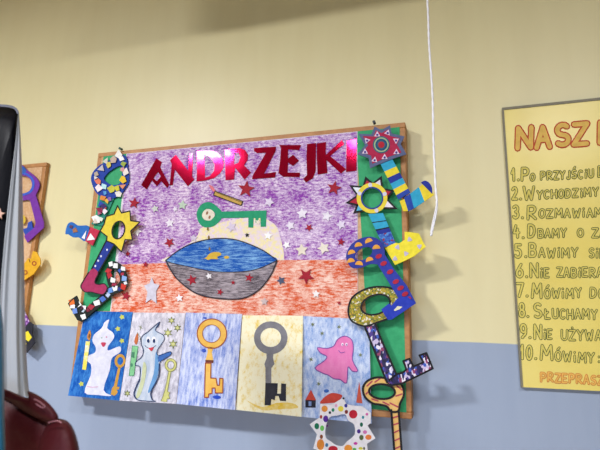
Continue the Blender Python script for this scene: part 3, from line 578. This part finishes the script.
# keys on the other board
kd = .030
k = key('purple key with angular bow pinned to the left cork board', W(30, 240, kd))
VI = paper('74309a')
part(k, 'bow', [dense([(8, 172), (20, 164.5), (27, 170), (36, 177.4), (39.6, 185), (36, 194), (34.4, 197), (26, 200), (10, 198)], n=3), dense([(12, 178), (22, 175.4), (29.6, 178.4), (32, 185), (29, 191), (22, 193.4), (13, 190)], n=3)], kd, VI)
MB().stroke(dense([(18, 173.4), (25, 173.6), (31.6, 178), (33.4, 185), (30, 192), (22, 195)], False, 4), 2.2, kd + .0006).build('bow_lining', paper('3c5fc4'), k)
plate('blue_patch', dense([(18, 166.5), (24, 167), (26, 172), (18, 173)], n=3), kd + .0008, paper('2a5ca8'), k)
part(k, 'shaft', [(26, 199), (35.8, 195.6), (43.6, 222), (43.8, 226), (36, 224.4), (30, 200.5)], kd - .0004, VI)
part(k, 'bit', [(36, 222), (43.7, 221), (43.6, 227.6), (27.4, 242.6), (24, 236), (34, 228)], kd, VI)
part(k, 'bit', [(28, 222.5), (31.6, 220.8), (32.6, 227.6), (34, 228), (25.5, 235.5), (22, 229), (27, 228)], kd - .0006, paper('2c4aa6'))
part(k, 'yellow_patch', ell(22.6, 219.6, 3, 4.6), kd, paper('d9b83a'), .001)
kd = .036
k = key('yellow cardboard key with dark red rings, hanging over the edge of the left cork board', W(20, 280, kd))
fb = tilt((22, 280), kd, (40, 258), kd + .012)
part(k, 'bit', [(10, 278), (25.5, 262), (28, 258), (31, 259), (31.8, 255), (33, 251), (36.4, 252), (40, 258.6), (40.4, 264), (33.5, 274), (23, 281), (10, 290)], fb, paper('e2ab22'))
for x, y in ((34.2, 263.4), (25.2, 272.4)): border(k, [(ell(x, y, 1.9, 1.9, 0, 12), True)], 1.1, off(fb, .0006), paper('a4481e'), 'drawn_ring')
border(k, [([(29, 259.4), (30, 262)], False)], .8, off(fb, .0006), paper('6a3a1a'), 'drawn_mark')
kd = .034
k = key('violet key with yellow and black patterned bit, lowest at the left edge', W(26, 350, kd))
part(k, 'shaft', [(14, 300), (24, 310.4), (29.4, 322), (25, 329), (14, 326)], kd, speck('violet_white', ['6a2a82', 'a878b8', '7a3a92', 'd8c8dc'], (150, 150, 150)))
fb = tilt((22, 335), kd, (34, 340), kd + .012)
part(k, 'bit', [(24.4, 327.6), (29.6, 321.6), (33, 324), (32, 334), (35, 342.6), (26.6, 353), (14, 342)], fb, paper('24242e'))
part(k, 'paper_scrap', [(24.4, 332.6), (28, 331), (31.8, 337.4), (28.4, 341.6), (24, 338)], off(fb, .001), paper('e6d42e'), .0006)
part(k, 'paper_scrap', [(24.6, 342.4), (26.6, 343.6), (25, 346)], off(fb, .001), paper('e6d42e'), .0006)

# pins
def tube(pts, r, n=8):
    g = MB(); pts = [Vector(p) for p in pts]; rs = r if isinstance(r, (list, tuple)) else [r] * len(pts)
    for i, p in enumerate(pts):
        a = pts[min(i + 1, len(pts) - 1)] - pts[max(i - 1, 0)]; a.normalize()
        u = a.cross(Vector((0, 1, 0)) if abs(a.y) < .9 else Vector((1, 0, 0))).normalized(); v = a.cross(u)
        for j in range(n): t = 2 * PI * j / n; g.v.append(p + (u * math.cos(t) + v * math.sin(t)) * rs[i])
    for i in range(len(pts) - 1):
        for j in range(n): g.f.append([i * n + j, i * n + (j + 1) % n, (i + 1) * n + (j + 1) % n, (i + 1) * n + j]); g.m.append(0)
    g.f.append(list(range(n))[::-1]); g.f.append([(len(pts) - 1) * n + j for j in range(n)]); g.m += [0, 0]
    return g
for (x, y), lab, h in (((122, 149.6), 'small dark green push pin on the top rail above the crumpled-scrap key', '3a5a4e'), ((374.6, 123.4), 'small dark push pin on the top rail above the red spiral star', '2a3438')):
    p = W(x, y, FD); t = thing('push_pin', lab, 'pin', p, 'push pins on the board frame')
    tube([p, p + Vector((0, -.004, 0)), p + Vector((0, -.0045, 0)), p + Vector((0, -.012, 0)), p + Vector((0, -.0125, 0)), p + Vector((0, -.015, 0))], [.0048, .0048, .003, .003, .0048, .0048], 12).build('pin_head', paper(h, .35), t)

# ------------------------------------------------------------------ rules poster
PD = .014
x0, x1 = .0995 * S, .0995 * S + .60; z1 = H + .455 * S; z0 = H - .0765 * S
pr = thing('rules_poster', 'yellow handwritten class rules poster in thin grey frame, on the right', 'poster', Vector(((x0 + x1) / 2, 0, z0)))
m, N, L, B = base('yellow_laminated_paper')
n = noise(N, L, texco(N, L, (7, 7, 7)), 1, 3); L.new(mixc(N, L, ramp(N, L, n.outputs[0], .3, .7), hexc('e6d064'), hexc('ead874')), B.inputs['Base Color']); B.inputs['Roughness'].default_value = .32
MB().box((x0 + .004, -PD, z0 + .001), (x1 - .004, -.0005, z1 - .006)).build('paper', m, pr)
FG = paper('7e7862', .4)
MB().box((x0, -PD - .002, z1 - .008), (x1, -.0005, z1)).build('frame_rail', FG, pr)
MB().box((x0, -PD - .002, z0), (x0 + .005, -.0005, z1 - .008)).build('frame_rail', FG, pr)
MB().box((x1 - .005, -PD - .002, z0), (x1, -.0005, z1 - .008)).build('frame_rail', FG, pr)
def arc(cx, cy, rx, ry, a0, a1, n=8): return [(cx + rx * math.cos(math.radians(a0 + (a1 - a0) * i / n)), cy + ry * math.sin(math.radians(a0 + (a1 - a0) * i / n))) for i in range(n + 1)]
G = {  # hand lettering, unit box, y up
 'A': [[(0, 0), (.5, 1), (1, 0)], [(.22, .38), (.78, .38)]], 'B': [[(0, 0), (0, 1)] , [(0, 1)] + arc(.5, .76, .38, .24, 90, -90, 6) + [(0, .52)], [(0, .52)] + arc(.55, .26, .42, .26, 90, -90, 6) + [(0, 0)]],
 'C': [arc(.55, .5, .5, .5, 50, 310, 10)], 'D': [[(0, 0), (0, 1)] + arc(.35, .5, .6, .5, 90, -90, 8) + [(0, 0)]], 'E': [[(.9, 1), (0, 1), (0, 0), (.9, 0)], [(0, .5), (.7, .5)]],
 'H': [[(0, 0), (0, 1)], [(1, 0), (1, 1)], [(0, .5), (1, .5)]], 'I': [[(.5, 0), (.5, .62)], [(.5, .98), (.5, 1)]], 'J': [[(.8, 1), (.8, .25)] + arc(.45, .25, .35, .25, 0, -160, 6)], 'K': [[(0, 0), (0, 1)], [(.9, 1), (.05, .5), (1, 0)]],
 'L': [[(0, 1), (0, 0), (.85, 0)]], 'M': [[(0, 0), (.1, 1), (.5, .35), (.9, 1), (1, 0)]], 'N': [[(0, 0), (0, 1), (1, 0), (1, 1)]], 'O': [arc(.5, .5, .5, .5, 0, 360, 14)], 'P': [[(0, 0), (0, 1)] + arc(.5, .72, .42, .28, 90, -90, 6) + [(0, .44)]],
 'R': [[(0, 0), (0, 1)] + arc(.5, .74, .42, .26, 90, -90, 6) + [(.1, .48), (1, 0)]], 'S': [arc(.52, .75, .42, .25, 40, 270, 8) + arc(.5, .25, .45, .25, 90, -140, 8)], 'U': [[(0, 1), (0, .35)] + arc(.5, .35, .5, .35, 180, 360, 8) + [(1, 1)]],
 'W': [[(0, 1), (.25, 0), (.5, .7), (.75, 0), (1, 1)]], 'Y': [[(0, 1), (.5, .5), (1, 1)], [(.5, .5), (.5, 0)]], 'Z': [[(0, 1), (1, 1), (0, 0), (1, 0)]], '.': [[(.45, .02), (.55, .02)]], ':': [[(.5, .1), (.5, .14)], [(.5, .7), (.5, .74)]],
 '1': [[(0, .6), (.6, 1), (.6, 0)]], '2': [arc(.45, .72, .42, .28, 160, -30, 7) + [(0, 0), (.95, 0)]], '3': [arc(.4, .75, .42, .25, 150, -90, 7) + arc(.4, .26, .48, .26, 90, -150, 8)], '4': [[(.35, 1), (0, .4), (.9, .4)], [(.65, .7), (.65, 0)]],
 '5': [[(.9, 1), (.1, 1), (.1, .6)] + arc(.4, .32, .5, .32, 100, -150, 9)], '6': [[(.75, 1)] + arc(.5, .3, .48, .3, 150, 510, 14)], '7': [[(0, 1), (1, 1), (.35, 0)]], '8': [arc(.5, .75, .36, .25, 0, 360, 12), arc(.5, .25, .46, .26, 0, 360, 12)], '9': [arc(.5, .7, .44, .3, 0, 360, 12), [(.94, .7), (.9, .3), (.3, 0)]], '0': [arc(.5, .5, .44, .5, 0, 360, 14)]}
ALT = {'Ś': ('S', [[(.45, 1.2), (.75, 1.42)]]), 'Ó': ('O', [[(.45, 1.2), (.75, 1.42)]]), 'Ż': ('Z', [[(.5, 1.25), (.5, 1.28)]]), 'Ę': ('E', [[(.7, 0), (.6, -.2), (.85, -.25)]]), 'Ł': ('L', [[(-.2, .4), (.5, .72)]])}
WID = {'I': .42, '.': .4, ':': .4, '1': .55, 'M': 1.25, 'W': 1.3, 'J': .8, 'L': .8}
def word(g, txt, xa, xb, ya, yb, hh, wo, wi, gap=.42):
    """outlined letters: a dark line round a lighter core, run from (xa, ya) to (xb, yb) along the base"""
    tot = sum(WID.get(c, 1) for c in txt) + gap * (len(txt) - 1); x = 0
    for c in txt:
        wd = WID.get(c, 1); bs, ex = ALT.get(c, (c, []))
        jx, jy, jr = random.uniform(-.04, .04), random.uniform(-.05, .05), random.uniform(-.06, .06)
        for pl in G[bs] + ex:
            q = []
            for u, v in pl:
                uu = (x + .03 + u * wd * .94 + jr * (v - .5) + jx) / tot; q.append((xa + (xb - xa) * uu, ya + (yb - ya) * uu - (v + jy) * hh))
            if len(q) == 1: q.append((q[0][0] + .3, q[0][1]))
            if q[0] == q[-1] and len(q) == 2: q[1] = (q[1][0] + .3, q[1][1])
            g.stroke(q, wo, PD + .0006, 0); g.stroke(q, wi, PD + .0012, 1)
        x += wd + gap
OG, LG = paper('525e30'), paper('d8c862'); OR, LR = paper('c04c2e'), paper('e2b95c')
g = MB(); g_in = 2.6
word(g, 'NASZ', 517, 588, 148.6, 143.4, 20, 7, 4.5, .36); word(g, 'K', 599.6, 617, 142.2, 141, 20, 7, 4.5)
g.build('title_lettering', [OR, LR], pr)['label'] = 'red outlined title letters'
rows = [[('1.', 511.5, 519.5, 180, 180, 11.5), ('P', 522, 529, 180.6, 180.4, 12), ('O', 530.5, 534.5, 180.4, 180, 6.5), ('PRZYJŚCIU', 541, 593, 179.8, 177.4, 7.6), ('D', 598.5, 605, 177, 176.6, 10)],
        [('2.', 512.5, 521.5, 199.4, 199, 11.5), ('W', 524, 534.5, 199.3, 199, 12.5), ('YCHODZIMY', 537, 598, 198.6, 195.8, 7.8)],
        [('3.', 513.5, 523.5, 218.6, 218.2, 12), ('R', 528, 536, 218.4, 218, 12.6), ('OZMAWIAM', 539, 602, 217.6, 216.4, 8)],
        [('4.', 514, 524.4, 237.6, 237.4, 11.5), ('D', 528.4, 535, 237.6, 237.4, 12), ('BAMY', 538, 566, 237.2, 236.8, 8), ('O', 577.5, 583, 236.8, 236.6, 7.6), ('ZA', 592, 606, 237, 237, 8.6)],
        [('5.', 515.4, 526.6, 257, 257, 12.6), ('B', 529.4, 536, 257, 257, 12.8), ('AWIMY', 539, 577.6, 257, 257, 8.6), ('SIĘ', 589, 605, 257, 257.4, 8.6)],
        [('6.', 516.4, 527.8, 276.6, 276.6, 12.6), ('N', 530.4, 537.6, 277, 277, 13), ('IE', 540.6, 549, 277, 277, 8.6), ('ZABIERA', 557, 602, 276.6, 277, 8.8)],
        [('7.', 517, 528.4, 296.8, 296.8, 13), ('M', 532, 541.4, 297.4, 297.6, 13.6), ('ÓWIMY', 544.6, 581, 297.8, 297.4, 8.8), ('DO', 590.4, 605, 297.6, 298, 9.4)],
        [('8.', 519, 528.8, 316.4, 316.6, 13), ('S', 533.6, 541.6, 317.6, 317.8, 13.4), ('ŁUCHAMY', 545, 596.6, 318.2, 318.8, 9)],
        [('9.', 520.4, 531, 337.6, 338, 13), ('N', 534.4, 541, 338.4, 338.6, 13.4), ('IE', 544, 552, 338.8, 339, 9), ('UŻYWA', 561.6, 601, 339.4, 340.4, 9.6)],
        [('10.', 520.6, 536.6, 358.6, 359.2, 13.4), ('M', 541, 552.6, 360, 360.4, 14), ('ÓWIMY', 555, 594, 361, 362.4, 9.2), (':', 597.4, 600.6, 362.4, 362.6, 8)]]
for r in rows:
    g = MB(); last = None
    for t_, xa, xb, ya, yb, hh in r:
        if last and xa - last > 5: g.build('rule_lettering', [OG, LG], pr); g = MB()
        word(g, t_, xa, xb, ya, yb, hh, 3.1 if hh > 10 else 2.6, 1.8 if hh > 10 else 1.2); last = xb
    g.build('rule_lettering', [OG, LG], pr)
g = MB(); word(g, 'PRZEPRASZ', 541, 603, 381, 384.8, 8.4, 2.6, 1.4)
g.build('rule_lettering', [paper('d07a3c'), paper('e6b456')], pr)['label'] = 'orange lettering'

# ------------------------------------------------------------------ hanging string
sd = .30
top = W(427, 0, sd); pts = []
m, N, L, B = base('white_yarn'); B.inputs['Base Color'].default_value = hexc('f2f2f6'); B.inputs['Roughness'].default_value = .9
st = thing('string', 'white twisted string hanging down in front of the wall, right of the board', 'string', Vector((top.x, top.y, 3.268)))
tr = [(427.2, 0), (428.2, 20), (429, 40), (430.2, 60), (431.8, 85), (433, 110), (433.6, 140), (434.2, 160), (435.4, 185), (437, 202), (436.2, 212), (433.6, 224), (431, 236)]
tr = dense(tr, False, 6); ps = [W(x, y, sd) for x, y in tr]
ps = [Vector((top.x, top.y, 3.268)), Vector((top.x + .001, top.y, 2.9))] + ps if top.z < 2.85 else [Vector((top.x, top.y, 3.268))] + ps
for ph in (0, PI * .66, PI * 1.33):
    q = [p + Vector((math.cos(ph + i * .8) * .0013, math.sin(ph + i * .8) * .0013, 0)) for i, p in enumerate(ps)]
    tube(q, [.0018 * (1 + .3 * math.sin(i * 1.1 + ph)) for i in range(len(q))], 6).build('strand', m, st, True)
tube([W(x, y, sd) + Vector((.001, -.002, 0)) for x, y in dense([(437, 200), (434.8, 212), (432, 224), (430.2, 234)], False, 4)], [.0016] * 12 + [.001], 6).build('loose_end', m, st, True)

# ------------------------------------------------------------------ hanging clothes at the left edge
def pillow(name, outline, d, bulge, mat, parent=None, rings=9, wob=0, sub=1, back=.5, cen=None):
    o = dense(outline, True, 5); cx = sum(p[0] for p in o) / len(o); cy = sum(p[1] for p in o) / len(o)
    if cen: cx, cy = cen
    g = MB(); n = len(o)
    for sgn in (1, -back):
        for k in range(rings if sgn > 0 else rings - 1):
            if sgn > 0: s_ = (k + 1) / rings
            else: s_ = (rings - 1 - k) / rings
            hgt = bulge * sgn * math.sqrt(max(0, 1 - s_ ** 2.6))
            for i, (x, y) in enumerate(o):
                ww = wob * (1 - s_) * s_ * 4 * math.sin(i * 26 * PI / n + k * .5)
                g.v.append(W(cx + (x - cx) * s_, cy + (y - cy) * s_, d + hgt + ww * sgn))
    tot = 2 * rings - 1
    for k in range(tot - 1):
        for i in range(n): g.f.append([k * n + i, k * n + (i + 1) % n, (k + 1) * n + (i + 1) % n, (k + 1) * n + i]); g.m.append(0)
    for base_, rev in ((0, True), ((tot - 1) * n, False)):
        c = len(g.v); g.v.append(sum((g.v[base_ + i] for i in range(n)), Vector()) / n)
        for i in range(n):
            q = [base_ + i, base_ + (i + 1) % n, c]; g.f.append(q[::-1] if rev else q); g.m.append(0)
    return g.build(name, mat, parent, True)
def cloth_mat(name, h, rough, sheen=.2, bump=.3, sc_=(30, 30, 8), spec=.3):
    m, N, L, B = base(name); B.inputs['Base Color'].default_value = hexc(h); B.inputs['Roughness'].default_value = rough; B.inputs['Specular IOR Level'].default_value = spec; B.inputs['Sheen Weight'].default_value = sheen
    n = noise(N, L, texco(N, L, sc_), 1, 3); bp = N.new('ShaderNodeBump'); bp.inputs['Strength'].default_value = bump; bp.inputs['Distance'].default_value = .012
    L.new(n.outputs[0], bp.inputs['Height']); L.new(bp.outputs[0], B.inputs['Normal'])
    return m
GD = .83
gt = thing('garment', 'glossy black garment with rounded shoulder hanging at the left edge', 'clothes', W(-30, 470, GD))
pillow('body', [(-80, 112), (-40, 104), (-6, 105.4), (10, 106.6), (17.4, 110), (18.6, 118), (18.4, 150), (17, 260), (15, 340), (10, 374), (-40, 378), (-80, 374), (-84, 250)], GD, .03, cloth_mat('black_satin', '090a10', .4, .0, .12, (30, 30, 8), .04), gt, 8)
MB().stroke(dense([(-60, 106.5), (-20, 104.8), (6, 105.8), (15, 108.4), (18, 113)], False, 4), 2.4, GD + .012).build('shoulder_highlight', paper('3a3e50', .4), gt)  # lighter stroke paints the shine along the shoulder's top edge
pillow('printed_star', star(-.6, 214, 6, 3, 5, 10), GD + .0325, .001, paper('c9a08c'), gt, 3)
m, N, L, B = base('translucent_grey_plastic')
B.inputs['Base Color'].default_value = hexc('a0a4a8'); B.inputs['Roughness'].default_value = .5; B.inputs['Alpha'].default_value = .9; B.inputs['Subsurface Weight'].default_value = 0
n = noise(N, L, texco(N, L, (90, 90, 9)), 1, 3); bp = N.new('ShaderNodeBump'); bp.inputs['Strength'].default_value = .15; bp.inputs['Distance'].default_value = .006
L.new(n.outputs[0], bp.inputs['Height']); L.new(bp.outputs[0], B.inputs['Normal'])
# a sheet with upright folds, hanging over the garment's edge
lf = [(18.3, 112), (15.6, 140), (12, 170), (8, 205), (4.4, 240), (1, 280), (-1, 330), (-1, 378), (-2, 392)]
rt = [(18.5, 112), (20.4, 140), (21.6, 170), (22.4, 205), (23.2, 240), (24, 280), (25, 330), (27.4, 378), (30, 395)]
lf2 = dense(lf, False, 4); rt2 = dense(rt, False, 4); nu = 28; g = MB()
for lay in (0, 1):
    for j, (a, b_) in enumerate(zip(lf2, rt2)):
        for i in range(nu + 1):
            u = i / nu; fold = .0032 * math.sin(u * 11 + j * .06) * min(1, j / 10) + .0012 * math.sin(u * 27 + j * .11)
            x = a[0] + (b_[0] - a[0]) * u; y = a[1] + (b_[1] - a[1]) * u + (5 * (u - .4) * (j / len(lf2)) ** 6)
            p = W(x, y, GD + .040 + fold - .014 * max(0, (u - .75) / .25) ** 2)
            g.v.append(p + Vector((0, .0012 * lay, 0)))
nr = len(lf2); o_ = nr * (nu + 1)
for j in range(nr - 1):
    for i in range(nu):
        q = [j * (nu + 1) + i, j * (nu + 1) + i + 1, (j + 1) * (nu + 1) + i + 1, (j + 1) * (nu + 1) + i]; g.f.append(q); g.f.append([o_ + k_ for k_ in q[::-1]]); g.m += [0, 0]
tag(g.build('plastic_cover', m, None, True), 'crumpled grey translucent plastic sheet hanging over the edge of the black garment', 'plastic cover')
tl = pillow('scarf', [(-46, 318), (-20, 300), (-2, 302), (2.6, 318), (4, 345), (4.2, 400), (3.6, 470), (-20, 476), (-48, 470)], GD + .19, .02, cloth_mat('teal_cloth', '1e6a8e', .6), None, 7)
tag(tl, 'strip of teal blue cloth hanging at the lower left edge', 'cloth')
JD = .93
jk = thing('jacket', 'dark red satin jacket with folded collar bundled in the lower left corner', 'jacket', W(10, 500, JD))
JM = cloth_mat('maroon_satin', '4a0e15', .6, .0, .6, (16, 16, 16))
pillow('body', [(-46, 392), (-10, 388), (6, 390), (22, 398), (40, 408), (54, 420), (66, 436), (74, 460), (76, 505), (20, 516), (-46, 505)], JD, .035, JM, jk, 10)
pillow('collar', [(2, 388.6), (14, 392.6), (28, 397.6), (27.6, 391.2), (36, 394), (46, 400.6), (54, 409), (58.6, 417), (57, 423), (48, 422), (36, 418), (22, 410), (8, 400), (-4, 394)], JD + .032, .012, JM, jk, 8)
pillow('sleeve', [(50, 421), (59, 418.6), (68, 421.6), (74, 430), (79, 447), (81, 470), (82, 500), (50, 508), (30, 500), (32, 470), (36, 446), (42, 430)], JD + .022, .026, JM, jk, 9)
tube([W(x, y, JD + .051) for x, y in dense([(34, 399), (40, 402), (45, 406.5), (42, 407.5), (36, 404)], False, 4)], .0008, 6).build('satin_glint', paper('a06a72', .3), jk, True)  # two pale tubes paint glints of light on the satin
tube([W(x, y, JD + .051) for x, y in dense([(48, 423), (53, 421.4), (58, 421), (62, 423)], False, 4)], .0009, 6).build('satin_glint', paper('a06a72', .3), jk, True)
